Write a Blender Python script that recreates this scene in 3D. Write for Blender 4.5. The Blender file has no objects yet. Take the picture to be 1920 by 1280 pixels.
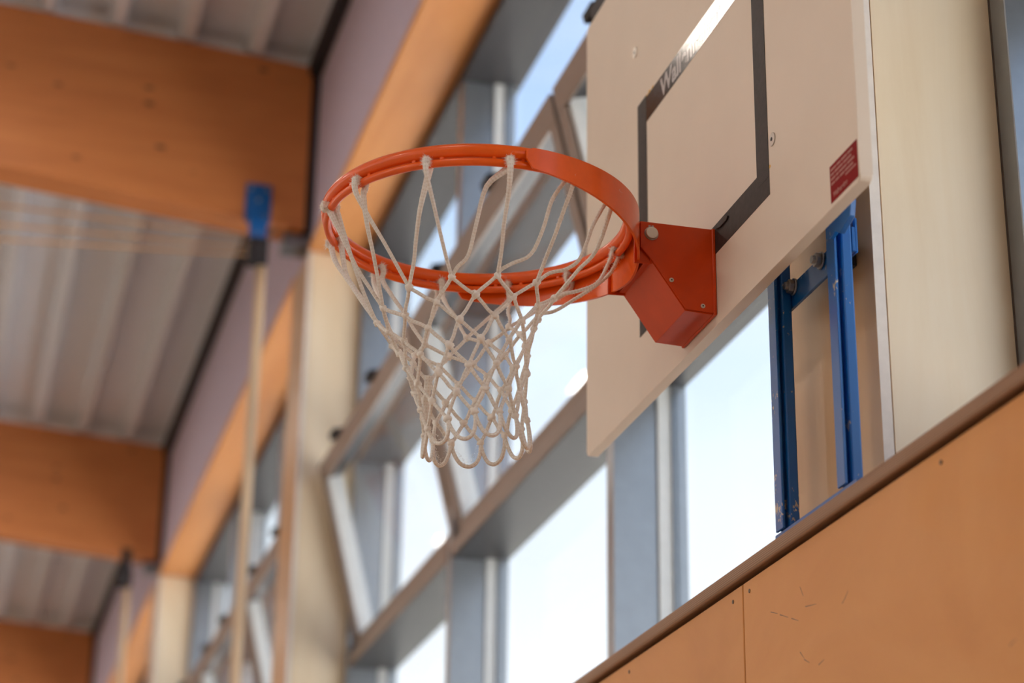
import bpy, bmesh, math, random
from mathutils import Vector, Matrix

random.seed(7)
scene = bpy.context.scene
COL = scene.collection

# ------------------------------------------------------------------ camera
# World: X towards the window wall, Y along the wall away from the camera, Z up.
# Rim centre (0, 0, 3.05) m.
YAW, PITCH, ROLL = 0.266498, 0.381200, 0.014578
fwd = Vector((math.sin(YAW) * math.cos(PITCH), math.cos(YAW) * math.cos(PITCH), math.sin(PITCH)))
right0 = Vector((math.cos(YAW), -math.sin(YAW), 0))
up0 = right0.cross(fwd)
right = math.cos(ROLL) * right0 + math.sin(ROLL) * up0
up = -math.sin(ROLL) * right0 + math.cos(ROLL) * up0
cam_data = bpy.data.cameras.new('camera')
cam = bpy.data.objects.new('camera', cam_data)
COL.objects.link(cam)
cam.matrix_world = Matrix(((right.x, up.x, -fwd.x, -0.7313),
                           (right.y, up.y, -fwd.y, -2.8875),
                           (right.z, up.z, -fwd.z, 1.6514),
                           (0, 0, 0, 1)))
cam_data.sensor_width = 36.0
cam_data.lens = 3928.76 * 36.0 / 1920.0
cam_data.clip_start = 0.05
cam_data.clip_end = 500
cam_data.dof.use_dof = True
cam_data.dof.focus_distance = 3.2
cam_data.dof.aperture_fstop = 2.8
scene.camera = cam

# ------------------------------------------------------------------ sky, sun, exposure
world = bpy.data.worlds.new('sky')
scene.world = world
world.use_nodes = True
nt = world.node_tree
nt.nodes.clear()
n_out = nt.nodes.new('ShaderNodeOutputWorld')
n_bg = nt.nodes.new('ShaderNodeBackground')
n_tc = nt.nodes.new('ShaderNodeTexCoord')
n_sep = nt.nodes.new('ShaderNodeSeparateXYZ')
n_ramp = nt.nodes.new('ShaderNodeValToRGB')
n_noise = nt.nodes.new('ShaderNodeTexNoise')
n_map = nt.nodes.new('ShaderNodeMapping')
n_cr = nt.nodes.new('ShaderNodeValToRGB')
n_mix = nt.nodes.new('ShaderNodeMixRGB')
el = n_ramp.color_ramp.elements
el[0].position = 0.0
el[0].color = (0.8, 0.8, 0.8, 1)
el[1].position = 1.0
el[1].color = (0.21, 0.30, 0.47, 1)
for p, c in ((0.13, (0.58, 0.61, 0.64, 1)), (0.25, (0.42, 0.445, 0.470, 1)), (0.34, (0.345, 0.40, 0.455, 1)), (0.43, (0.27, 0.355, 0.48, 1)), (0.52, (0.205, 0.295, 0.46, 1))):
    e = n_ramp.color_ramp.elements.new(p)
    e.color = c
n_map.inputs['Scale'].default_value = (2.0, 2.0, 7.0)
n_noise.inputs['Scale'].default_value = 1.6
n_noise.inputs['Detail'].default_value = 5
n_cr.color_ramp.elements[0].position = 0.46
n_cr.color_ramp.elements[0].color = (0, 0, 0, 1)
n_cr.color_ramp.elements[1].position = 0.72
n_cr.color_ramp.elements[1].color = (0.75, 0.75, 0.75, 1)
n_mix.inputs[2].default_value = (0.42, 0.445, 0.47, 1)
L = nt.links.new
L(n_tc.outputs['Generated'], n_sep.inputs[0])
L(n_sep.outputs['Z'], n_ramp.inputs['Fac'])
L(n_tc.outputs['Generated'], n_map.inputs['Vector'])
L(n_map.outputs[0], n_noise.inputs['Vector'])
L(n_noise.outputs[0], n_cr.inputs['Fac'])
L(n_cr.outputs[0], n_mix.inputs[0])
L(n_ramp.outputs[0], n_mix.inputs[1])
L(n_mix.outputs[0], n_bg.inputs['Color'])
n_bg.inputs['Strength'].default_value = 2.8
L(n_bg.outputs[0], n_out.inputs['Surface'])

SUN_E = 26.0
sun_d = bpy.data.lights.new('sun', 'SUN')
sun_d.energy = SUN_E
sun_d.angle = math.radians(0.6)
sun_d.color = (1.0, 0.96, 0.90)
sun = bpy.data.objects.new('sun', sun_d)
COL.objects.link(sun)
sun.location = (-15, -40, 40)
sun.rotation_euler = Vector((0.25, 0.70, -0.67)).to_track_quat('-Z', 'Y').to_euler()

LAMP_W = 31.0
LAMP_COL = (1.0, 0.88, 0.76)

vs = scene.view_settings
vs.view_transform = 'Standard'
vs.look = 'None'
vs.gamma = 1.0
vs.exposure = 0.0
vs.use_curve_mapping = False
cy = scene.cycles
cy.max_bounces = 5
cy.diffuse_bounces = 4
cy.glossy_bounces = 2
cy.transparent_max_bounces = 10
cy.caustics_reflective = False
cy.caustics_refractive = False
cy.sample_clamp_indirect = 4.0
cy.use_denoising = True
cy.use_adaptive_sampling = True
cy.adaptive_threshold = 0.05

# ------------------------------------------------------------------ materials
MATS = {}


def new_mat(name):
    m = bpy.data.materials.new(name)
    m.use_nodes = True
    t = m.node_tree
    b = t.nodes['Principled BSDF']
    MATS[name] = m
    return m, t, b


def ramp(t, pts):
    r = t.nodes.new('ShaderNodeValToRGB')
    e = r.color_ramp.elements
    e[0].position, e[0].color = pts[0][0], (*pts[0][1], 1)
    e[1].position, e[1].color = pts[-1][0], (*pts[-1][1], 1)
    for p, c in pts[1:-1]:
        q = e.new(p)
        q.color = (*c, 1)
    return r


def noise(t, scale3, scale=1.0, detail=4, rough=0.55, dist=0.0):
    tc = t.nodes.new('ShaderNodeTexCoord')
    mp = t.nodes.new('ShaderNodeMapping')
    mp.inputs['Scale'].default_value = scale3
    nz = t.nodes.new('ShaderNodeTexNoise')
    nz.inputs['Scale'].default_value = scale
    nz.inputs['Detail'].default_value = detail
    nz.inputs['Roughness'].default_value = rough
    nz.inputs['Distortion'].default_value = dist
    t.links.new(tc.outputs['Object'], mp.inputs['Vector'])
    t.links.new(mp.outputs[0], nz.inputs['Vector'])
    return nz


def bump(t, b, src, strength, dist):
    bp = t.nodes.new('ShaderNodeBump')
    bp.inputs['Strength'].default_value = strength
    bp.inputs['Distance'].default_value = dist
    t.links.new(src, bp.inputs['Height'])
    t.links.new(bp.outputs[0], b.inputs['Normal'])


def paint(name, col, rough=0.45, metallic=0.0, var=0.06, bstr=0.05, coat=0.0, scale=30):
    m, t, b = new_mat(name)
    nz = noise(t, (1, 1, 1), scale, 5)
    lo = tuple(max(0, c * (1 - var)) for c in col)
    hi = tuple(min(1, c * (1 + var)) for c in col)
    r = ramp(t, [(0.3, lo), (0.7, hi)])
    t.links.new(nz.outputs[0], r.inputs['Fac'])
    t.links.new(r.outputs[0], b.inputs['Base Color'])
    b.inputs['Roughness'].default_value = rough
    b.inputs['Metallic'].default_value = metallic
    b.inputs['Coat Weight'].default_value = coat
    if bstr:
        bump(t, b, nz.outputs[0], bstr, 0.002)
    return m


def wood(name, lo, mid, hi, stretch, scale, rough=0.5, knots=None, knot_col=(0.1, 0.04, 0.015), dist=1.2, coat=0.0):
    m, t, b = new_mat(name)
    nz = noise(t, stretch, scale, 6, 0.6, dist)
    big = noise(t, tuple(s * 0.35 for s in stretch), scale * 0.45, 2, 0.5, 0.6)
    r = ramp(t, [(0.28, lo), (0.5, mid), (0.74, hi)])
    mx = t.nodes.new('ShaderNodeMath')
    mx.operation = 'MULTIPLY_ADD'
    mx.inputs[1].default_value = 0.55
    t.links.new(nz.outputs[0], mx.inputs[0])
    m2 = t.nodes.new('ShaderNodeMath')
    m2.operation = 'MULTIPLY'
    m2.inputs[1].default_value = 0.45
    t.links.new(big.outputs[0], m2.inputs[0])
    t.links.new(m2.outputs[0], mx.inputs[2])
    t.links.new(mx.outputs[0], r.inputs['Fac'])
    out = r.outputs[0]
    if knots:
        tc = t.nodes.new('ShaderNodeTexCoord')
        mp = t.nodes.new('ShaderNodeMapping')
        mp.inputs['Scale'].default_value = knots
        vo = t.nodes.new('ShaderNodeTexVoronoi')
        vo.inputs['Scale'].default_value = 1.0
        vo.inputs['Randomness'].default_value = 1.0
        t.links.new(tc.outputs['Object'], mp.inputs['Vector'])
        t.links.new(mp.outputs[0], vo.inputs['Vector'])
        kr = ramp(t, [(0.05, (1, 1, 1)), (0.13, (0, 0, 0))])
        t.links.new(vo.outputs['Distance'], kr.inputs['Fac'])
        mm = t.nodes.new('ShaderNodeMixRGB')
        t.links.new(kr.outputs[0], mm.inputs[0])
        t.links.new(out, mm.inputs[1])
        mm.inputs[2].default_value = (*knot_col, 1)
        out = mm.outputs[0]
    t.links.new(out, b.inputs['Base Color'])
    b.inputs['Roughness'].default_value = rough
    b.inputs['Coat Weight'].default_value = coat
    b.inputs['Coat Roughness'].default_value = 0.3
    bump(t, b, nz.outputs[0], 0.06, 0.002)
    return m


def glass(name, tint):
    m = bpy.data.materials.new(name)
    m.use_nodes = True
    t = m.node_tree
    t.nodes.clear()
    o = t.nodes.new('ShaderNodeOutputMaterial')
    tr = t.nodes.new('ShaderNodeBsdfTransparent')
    tr.inputs[0].default_value = (*tint, 1)
    gl = t.nodes.new('ShaderNodeBsdfGlossy')
    gl.inputs['Roughness'].default_value = 0.02
    gl.inputs['Color'].default_value = (0.9, 0.95, 1, 1)
    lw = t.nodes.new('ShaderNodeLayerWeight')
    lw.inputs['Blend'].default_value = 0.5
    pw = t.nodes.new('ShaderNodeMath')
    pw.operation = 'POWER'
    pw.inputs[1].default_value = 5.0
    fr = t.nodes.new('ShaderNodeMath')
    fr.operation = 'MULTIPLY_ADD'
    fr.inputs[1].default_value = 0.28
    fr.inputs[2].default_value = 0.025
    t.links.new(lw.outputs['Facing'], pw.inputs[0])
    t.links.new(pw.outputs[0], fr.inputs[0])
    mx = t.nodes.new('ShaderNodeMixShader')
    t.links.new(fr.outputs[0], mx.inputs[0])
    t.links.new(tr.outputs[0], mx.inputs[1])
    t.links.new(gl.outputs[0], mx.inputs[2])
    t.links.new(mx.outputs[0], o.inputs[0])
    MATS[name] = m
    return m


M_RIM = paint('orange_enamel', (0.92, 0.125, 0.006), 0.28, 0, 0.05, 0.02, 0.12, 40)
M_BRK = paint('orange_red_enamel', (0.62, 0.056, 0.003), 0.38, 0, 0.07, 0.015, 0.1, 18)
M_BRK.node_tree.nodes['Principled BSDF'].inputs['Specular IOR Level'].default_value = 0.3
M_BOARD = paint('off_white_laminate', (0.78, 0.655, 0.53), 0.5, 0, 0.025, 0.015, 0.0, 6)
M_TAPEM = paint('matt_black_tape', (0.040, 0.032, 0.029), 0.5, 0, 0.25, 0.10, 0.0, 90)
M_TAPEM.node_tree.nodes['Principled BSDF'].inputs['Specular IOR Level'].default_value = 0.22
M_TAPE = paint('black_tape', (0.040, 0.032, 0.029), 0.14, 0, 0.25, 0.08, 0.0, 60)
M_PRINT = paint('pale_print', (0.62, 0.58, 0.57), 0.12, 0, 0.05, 0.0)
M_STICK = paint('red_sticker', (0.24, 0.0, 0.002), 0.5, 0, 0.05, 0.0)
M_STICK.node_tree.nodes['Principled BSDF'].inputs['Specular IOR Level'].default_value = 0.1
M_STICKP = paint('sticker_print', (0.42, 0.16, 0.13), 0.5, 0, 0.05, 0.0)
M_GLUE = paint('amber_glue', (0.72, 0.42, 0.10), 0.5, 0, 0.2, 0.2, 0, 200)
M_STEEL = paint('zinc_steel', (0.42, 0.40, 0.38), 0.38, 0.85, 0.2, 0.12, 0, 120)
M_SCREW = paint('dark_screw', (0.12, 0.085, 0.06), 0.5, 0.3, 0.2, 0.0)
M_RIVET = paint('bright_rivet', (0.70, 0.66, 0.60), 0.35, 0.6, 0.1, 0.0)
M_DARK = paint('black_rubber', (0.018, 0.016, 0.02), 0.6, 0, 0.1, 0.0)
M_BIRCH = wood('birch_plywood', (0.80, 0.64, 0.43), (0.89, 0.755, 0.555), (0.94, 0.84, 0.67), (2.2, 2.2, 0.35), 3.0, 0.42, coat=0.25)
M_BIRCH_SHADE = wood('shaded_birch_plywood', (0.52, 0.29, 0.125), (0.62, 0.37, 0.18), (0.70, 0.45, 0.24), (2.2, 2.2, 0.35), 3.0, 0.40, coat=0.3)  # birch of the room-facing sides, shade and warm hall light in its colour
M_EDGE = paint('pale_plywood_edge', (0.86, 0.80, 0.74), 0.55, 0, 0.05, 0.1, 0, 40)
M_PANEL = wood('honey_plywood', (0.60, 0.225, 0.042), (0.69, 0.285, 0.062), (0.76, 0.345, 0.09), (1.0, 0.7, 1.0), 2.4, 0.45, coat=0.08, dist=1.8)
M_SOFFIT = wood('orange_timber', (0.68, 0.27, 0.085), (0.77, 0.335, 0.118), (0.83, 0.40, 0.155), (3, 0.3, 3), 3.0, 0.5)
M_BEAM = wood('glued_spruce', (0.50, 0.165, 0.050), (0.64, 0.225, 0.070), (0.74, 0.29, 0.095), (0.5, 3.0, 5.0), 2.6, 0.5,
              knots=(4.5, 2.0, 8.5), knot_col=(0.17, 0.07, 0.03))
M_FRAME = paint('grey_metal_frame', (0.31, 0.335, 0.37), 0.30, 0.8, 0.04, 0.0, 0.0)
M_FRAME_WARM = paint('warm_tinted_grey', (0.29, 0.225, 0.19), 0.45, 0.4, 0.04, 0.0, 0.0)  # frame grey with the warm hall light mixed into its colour
M_FRAME_SHADE = paint('shaded_metal_frame', (0.055, 0.050, 0.055), 0.40, 0.2, 0.04, 0.0, 0.0)  # frame metal darkened, the shade of heads, transoms and rails in its colour
M_WHITE = paint('white_metal_frame', (0.80, 0.82, 0.82), 0.4, 0.0, 0.03, 0.0, 0.0)
M_LILAC = paint('lilac_grey_paint', (0.61, 0.52, 0.66), 0.8, 0, 0.04, 0.05)
M_DECK = paint('white_steel_deck', (0.82, 0.85, 0.92), 0.45, 0.0, 0.05, 0.0)
M_POLE = wood('pale_pole_wood', (0.62, 0.44, 0.27), (0.70, 0.52, 0.34), (0.76, 0.60, 0.42), (4, 4, 0.3), 3.0, 0.4)
M_ROPE = paint('tan_cord', (0.68, 0.42, 0.22), 0.8, 0, 0.1, 0.1)
M_FLOOR = wood('sports_floor_wood', (0.56, 0.485, 0.40), (0.62, 0.545, 0.46), (0.67, 0.60, 0.52), (4, 0.4, 1), 3.0, 0.35)
M_HALL = wood('hall_wall_wood', (0.60, 0.44, 0.30), (0.68, 0.53, 0.38), (0.74, 0.60, 0.46), (1, 1, 0.4), 2.0, 0.5)
M_GRASS = paint('lawn_grass', (0.05, 0.062, 0.026), 0.9, 0, 0.3, 0.0, 0, 6)
M_GROUND = paint('bounce_paving', (0.62, 0.60, 0.57), 0.9, 0, 0.08, 0.0, 0, 2)
M_LAMP = paint('grey_lamp_housing', (0.55, 0.55, 0.55), 0.4, 0.3, 0.03, 0.0)
M_PANE = glass('window_glass', (0.975, 0.985, 0.99))


def blue_paint():
    m, t, b = new_mat('chipped_blue_paint')
    n1 = noise(t, (1, 1, 0.5), 160, 4, 0.6)
    n2 = noise(t, (1, 1, 1), 14, 3, 0.5)
    mul = t.nodes.new('ShaderNodeMath')
    mul.operation = 'MULTIPLY'
    t.links.new(n1.outputs[0], mul.inputs[0])
    t.links.new(n2.outputs[0], mul.inputs[1])
    r = ramp(t, [(0.375, (0.005, 0.115, 0.40)), (0.39, (0.50, 0.42, 0.32))])
    t.links.new(mul.outputs[0], r.inputs['Fac'])
    t.links.new(r.outputs[0], b.inputs['Base Color'])
    b.inputs['Roughness'].default_value = 0.33
    b.inputs['Coat Weight'].default_value = 0.3
    bump(t, b, n2.outputs[0], 0.1, 0.002)
    return m


M_BLUE = blue_paint()


def rope_mat():
    m, t, b = new_mat('braided_cotton')
    uv = t.nodes.new('ShaderNodeUVMap')
    sp = t.nodes.new('ShaderNodeSeparateXYZ')
    t.links.new(uv.outputs[0], sp.inputs[0])

    def mth(op, a=None, bb=None, va=None, vb=None):
        n = t.nodes.new('ShaderNodeMath')
        n.operation = op
        if a is not None:
            t.links.new(a, n.inputs[0])
        if bb is not None:
            t.links.new(bb, n.inputs[1])
        if va is not None:
            n.inputs[0].default_value = va
        if vb is not None:
            n.inputs[1].default_value = vb
        return n.outputs[0]
    u = mth('MULTIPLY', sp.outputs[0], vb=2 * math.pi * 4)
    v = mth('MULTIPLY', sp.outputs[1], vb=2 * math.pi / 0.0105)
    s1 = mth('SINE', mth('ADD', u, v))
    s2 = mth('SINE', mth('SUBTRACT', u, v))
    h = mth('MULTIPLY', s1, s2)
    h2 = mth('MULTIPLY_ADD', h, vb=0.5)
    t.nodes[-1].inputs[2].default_value = 0.5
    r = ramp(t, [(0.03, (0.80, 0.74, 0.65)), (0.3, (0.95, 0.91, 0.84)), (1.0, (0.98, 0.96, 0.92))])
    t.links.new(h2, r.inputs['Fac'])
    nz = noise(t, (1, 1, 1), 12, 3)
    mm = t.nodes.new('ShaderNodeMixRGB')
    mm.blend_type = 'MULTIPLY'
    mm.inputs[0].default_value = 0.35
    r2 = ramp(t, [(0.3, (0.92, 0.88, 0.82)), (0.7, (1, 1, 1))])
    t.links.new(nz.outputs[0], r2.inputs['Fac'])
    t.links.new(r.outputs[0], mm.inputs[1])
    t.links.new(r2.outputs[0], mm.inputs[2])
    t.links.new(mm.outputs[0], b.inputs['Base Color'])
    b.inputs['Roughness'].default_value = 0.9
    b.inputs['Specular IOR Level'].default_value = 0.2
    bump(t, b, h2, 0.65, 0.0013)
    return m


M_NET = rope_mat()
M_FUZZ = paint('cotton_fibre', (0.95, 0.92, 0.87), 0.9, 0, 0.02, 0.0)
ft = M_FUZZ.node_tree
f_tr = ft.nodes.new('ShaderNodeBsdfTranslucent')
f_tr.inputs[0].default_value = (0.97, 0.95, 0.92, 1)
f_mx = ft.nodes.new('ShaderNodeMixShader')
f_mx.inputs[0].default_value = 0.6
ft.links.new(ft.nodes['Principled BSDF'].outputs[0], f_mx.inputs[1])
ft.links.new(f_tr.outputs[0], f_mx.inputs[2])
ft.links.new(f_mx.outputs[0], ft.nodes['Material Output'].inputs[0])


def nose_mat():
    m, t, b = new_mat('plywood_nosing')
    tc = t.nodes.new('ShaderNodeTexCoord')
    sp = t.nodes.new('ShaderNodeSeparateXYZ')
    t.links.new(tc.outputs['Object'], sp.inputs[0])
    mu = t.nodes.new('ShaderNodeMath')
    mu.operation = 'MULTIPLY'
    mu.inputs[1].default_value = 2 * math.pi / 0.0031
    t.links.new(sp.outputs[2], mu.inputs[0])
    sn = t.nodes.new('ShaderNodeMath')
    sn.operation = 'SINE'
    t.links.new(mu.outputs[0], sn.inputs[0])
    ma = t.nodes.new('ShaderNodeMath')
    ma.operation = 'MULTIPLY_ADD'
    ma.inputs[1].default_value = 0.5
    ma.inputs[2].default_value = 0.5
    t.links.new(sn.outputs[0], ma.inputs[0])
    r = ramp(t, [(0.2, (0.22, 0.11, 0.055)), (0.8, (0.40, 0.22, 0.12))])
    t.links.new(ma.outputs[0], r.inputs['Fac'])
    t.links.new(r.outputs[0], b.inputs['Base Color'])
    b.inputs['Roughness'].default_value = 0.5
    return m


M_NOSE = nose_mat()

# ------------------------------------------------------------------ helpers


def tag(o, label=None, cat=None, group=None, kind=None):
    if label:
        o['label'] = label
    if cat:
        o['category'] = cat
    if group:
        o['group'] = group
    if kind:
        o['kind'] = kind
    return o


ORG = {}


def root(name, loc=(0, 0, 0)):
    o = bpy.data.objects.new(name, None)
    o.empty_display_size = 0.05
    COL.objects.link(o)
    o.location = loc
    ORG[o.name] = Vector(loc)
    return o


def link(name, me, mat, parent=None, org=None):
    """Link a mesh whose vertices are world coordinates; make them local to the parent's origin."""
    o0 = ORG[parent.name] if parent is not None else Vector(org or (0, 0, 0))
    me.transform(Matrix.Translation(-o0))
    if mat is not None:
        me.materials.append(mat)
    o = bpy.data.objects.new(name, me)
    COL.objects.link(o)
    if parent is not None:
        o.parent = parent
    else:
        o.location = o0
    ORG[o.name] = o0
    return o


def bm_mesh(bm, smooth=False):
    bmesh.ops.recalc_face_normals(bm, faces=bm.faces)
    me = bpy.data.meshes.new('m')
    bm.to_mesh(me)
    bm.free()
    if smooth:
        for p in me.polygons:
            p.use_smooth = True
    return me


def add_box(bm, x0, x1, y0, y1, z0, z1, bev=0.0, seg=1):
    g = bmesh.ops.create_cube(bm, size=1.0)
    vs_ = g['verts']
    for v in vs_:
        v.co = Vector((x0 + (v.co.x + 0.5) * (x1 - x0), y0 + (v.co.y + 0.5) * (y1 - y0), z0 + (v.co.z + 0.5) * (z1 - z0)))
    if bev:
        es = list({e for v in vs_ for e in v.link_edges})
        bmesh.ops.bevel(bm, geom=es, offset=bev, segments=seg, affect='EDGES', profile=0.5)


def box(name, x0, x1, y0, y1, z0, z1, mat, parent=None, bev=0.0, seg=1, org=None):
    bm = bmesh.new()
    add_box(bm, x0, x1, y0, y1, z0, z1, bev, seg)
    return link(name, bm_mesh(bm), mat, parent, org)


def add_prism(bm, poly, axis, a, b, bev=0.0, seg=1):
    """poly in the two other axes (X,Z for 'Y'; Y,Z for 'X'), extruded from a to b."""
    def co(p, h):
        return {'Y': (p[0], h, p[1]), 'X': (h, p[0], p[1]), 'Z': (p[0], p[1], h)}[axis]
    va = [bm.verts.new(co(p, a)) for p in poly]
    vb = [bm.verts.new(co(p, b)) for p in poly]
    n = len(poly)
    bm.faces.new(va)
    bm.faces.new(vb[::-1])
    for i in range(n):
        bm.faces.new((va[i], vb[i], vb[(i + 1) % n], va[(i + 1) % n]))
    if bev:
        es = list({e for v in va + vb for e in v.link_edges})
        bmesh.ops.bevel(bm, geom=es, offset=bev, segments=seg, affect='EDGES', profile=0.5)


def prism(name, poly, axis, a, b, mat, parent=None, bev=0.0, seg=1, org=None):
    bm = bmesh.new()
    add_prism(bm, poly, axis, a, b, bev, seg)
    return link(name, bm_mesh(bm), mat, parent, org)


def add_cyl(bm, c, axis, r, length, n=20, r2=None, bev=0.0):
    g = bmesh.ops.create_cone(bm, cap_ends=True, segments=n, radius1=r, radius2=r if r2 is None else r2, depth=length)
    q = Vector((0, 0, 1)).rotation_difference(Vector(axis).normalized()).to_matrix().to_4x4()
    bmesh.ops.transform(bm, matrix=Matrix.Translation(Vector(c)) @ q, verts=g['verts'])
    if bev:
        es = [e for e in {e for v in g['verts'] for e in v.link_edges} if len(e.link_faces) == 2 and e.calc_face_angle(0) > 1.0]
        bmesh.ops.bevel(bm, geom=es, offset=bev, segments=2, affect='EDGES', profile=0.5)


def cyl(name, c, axis, r, length, mat, parent=None, n=20, bev=0.0, org=None, r2=None):
    bm = bmesh.new()
    add_cyl(bm, c, axis, r, length, n, r2, bev)
    me = bm_mesh(bm)
    return link(name, me, mat, parent, org)


def torus_mesh(cx, cy_, cz, R, r, n=96, m=14):
    v, f = [], []
    for i in range(n):
        a = 2 * math.pi * i / n
        for j in range(m):
            b = 2 * math.pi * j / m
            rr = R + r * math.cos(b)
            v.append((cx + rr * math.cos(a), cy_ + rr * math.sin(a), cz + r * math.sin(b)))
    for i in range(n):
        for j in range(m):
            f.append((i * m + j, ((i + 1) % n) * m + j, ((i + 1) % n) * m + (j + 1) % m, i * m + (j + 1) % m))
    me = bpy.data.meshes.new('torus')
    me.from_pydata(v, [], f)
    for p in me.polygons:
        p.use_smooth = True
    return me


def catmull(pts, sub=6):
    P = [Vector(p) for p in pts]
    if len(P) < 3:
        return [P[0].lerp(P[-1], i / sub) for i in range(sub + 1)]
    Q = [P[0] * 2 - P[1]] + P + [P[-1] * 2 - P[-2]]
    out = []
    for i in range(1, len(Q) - 2):
        p0, p1, p2, p3 = Q[i - 1:i + 3]
        for k in range(sub):
            s = k / sub
            out.append(0.5 * ((2 * p1) + (p2 - p0) * s + (2 * p0 - 5 * p1 + 4 * p2 - p3) * s * s + (3 * p1 - p0 - 3 * p2 + p3) * s ** 3))
    out.append(P[-1])
    return out


def tube_mesh(path, rad, m=10):
    """Tube with caps and a UV map (u round the tube, v along it in metres). rad: number or function of 0..1."""
    P = [Vector(p) for p in path]
    n = len(P)
    rf = rad if callable(rad) else (lambda s: rad)
    T = [(P[min(i + 1, n - 1)] - P[max(i - 1, 0)]).normalized() for i in range(n)]
    N = T[0].orthogonal().normalized()
    V, F, UV = [], [], []
    Ls = [0.0]
    for i in range(1, n):
        Ls.append(Ls[-1] + (P[i] - P[i - 1]).length)
    for i in range(n):
        N = (N - T[i] * N.dot(T[i])).normalized()
        B = T[i].cross(N)
        r = rf(Ls[i] / Ls[-1])
        for j in range(m):
            a = 2 * math.pi * j / m
            V.append(P[i] + (N * math.cos(a) + B * math.sin(a)) * r)
    for i in range(n - 1):
        for j in range(m):
            F.append((i * m + j, i * m + (j + 1) % m, (i + 1) * m + (j + 1) % m, (i + 1) * m + j))
            UV += [(j / m, Ls[i]), ((j + 1) / m, Ls[i]), ((j + 1) / m, Ls[i + 1]), (j / m, Ls[i + 1])]
    F.append(tuple(range(m))[::-1])
    UV += [(0.5, 0)] * m
    F.append(tuple((n - 1) * m + j for j in range(m)))
    UV += [(0.5, Ls[-1])] * m
    me = bpy.data.meshes.new('tube')
    me.from_pydata([tuple(v) for v in V], [], F)
    uvl = me.uv_layers.new(name='UVMap')
    for i, uv in enumerate(UV):
        uvl.data[i].uv = uv
    for p in me.polygons:
        p.use_smooth = True
    return me


def tube(name, path, rad, mat, parent=None, m=10, org=None):
    return link(name, tube_mesh(path, rad, m), mat, parent, org)


def text_mesh(body, size, sx, origin, xdir, ydir, extrude=0.0002, offset=0.0, shear=0.0):
    cu = bpy.data.curves.new('txt', 'FONT')
    cu.body = body
    cu.size = size
    cu.extrude = extrude
    cu.offset = offset
    cu.shear = shear
    o = bpy.data.objects.new('txt', cu)
    COL.objects.link(o)
    bpy.context.view_layer.update()
    dg = bpy.context.evaluated_depsgraph_get()
    me = bpy.data.meshes.new_from_object(o.evaluated_get(dg))
    bpy.data.objects.remove(o)
    bpy.data.curves.remove(cu)
    x, y = Vector(xdir), Vector(ydir)
    z = x.cross(y)
    M = Matrix(((x.x * sx, y.x, z.x, origin[0]), (x.y * sx, y.y, z.y, origin[1]), (x.z * sx, y.z, z.z, origin[2]), (0, 0, 0, 1)))
    me.transform(M)
    me.materials.clear()
    return me

# ================================================================== the hall
XC = 0.50            # room face of the columns
XI = 0.72            # inner end of columns / soffit lining
BAY = 5.10
COLW = 0.35
COLS = [-0.354 + BAY * k for k in range(-2, 5)]      # near faces of the columns
Y0, Y1 = -10.9, 20.4
XL = -13.0
XR = -6.25           # ridge


def roof_z(x, z0, s):
    return z0 + s * (XC - x) if x >= XR else z0 + s * (XC - XR) - s * (XR - x)


fl = box('floor', XL, 0.9, Y0, Y1, -0.1, 0.0, M_FLOOR)
tag(fl, 'wooden sports hall floor', 'floor', kind='structure')
gr = box('ground', 4.2, 120, -90, 120, -0.3, -0.15, M_GROUND)  # unseen yard, added to bounce sunlight up onto soffits and columns
tag(gr, 'unseen pale yard added to bounce sun into the hall', 'ground', kind='structure')
gl_ = box('lawn', -90, 4.2, -90, 120, -0.3, -0.15, M_GRASS)  # lawn edge set so frame undersides mirror dark ground
tag(gl_, 'lawn strip around the hall', 'ground', kind='structure')

# right-hand wall: backing, plywood wainscot panels with screws, upper lilac band
wr = box('wall_right', 0.4465, 0.86, Y0, Y1, 0.0, 2.506, M_HALL)
tag(wr, 'lower window wall clad with honey plywood panels', 'wall', kind='structure')
seams = [0.0113 + 2.5 * k for k in range(-4, 9)]
screw_bm = bmesh.new()
add_cyl(screw_bm, (0, 0, 0), (1, 0, 0), 0.0032, 0.0014, 14)
screw_me = bm_mesh(screw_bm)
screw_me.materials.append(M_SCREW)


def put(name, me, loc, parent, rot=None, scale=None):
    o = bpy.data.objects.new(name, me)
    COL.objects.link(o)
    o.parent = parent
    o.location = Vector(loc) - ORG[parent.name]
    if rot:
        o.rotation_euler = rot
    if scale:
        o.scale = scale
    return o


for i in range(len(seams) - 1):
    a, b = seams[i] + 0.0020, seams[i + 1] - 0.0020
    box('joint_strip', 0.4455, 0.4463, a - 0.012, a + 0.012, 0.03, 2.5015, M_SCREW, wr)
    for (z0, z1) in ((1.262, 2.5015), (0.03, 1.259)):
        p = box('plywood_panel', 0.430, 0.4452, a, b, z0, z1, M_PANEL, wr, 0.0012)
        if z1 > 2:
            for y in (a + 0.038, a + 0.54, a + 1.22, a + 1.83, b - 0.026):
                put('screw', screw_me, (0.4298, y, 2.484), p)

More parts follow.
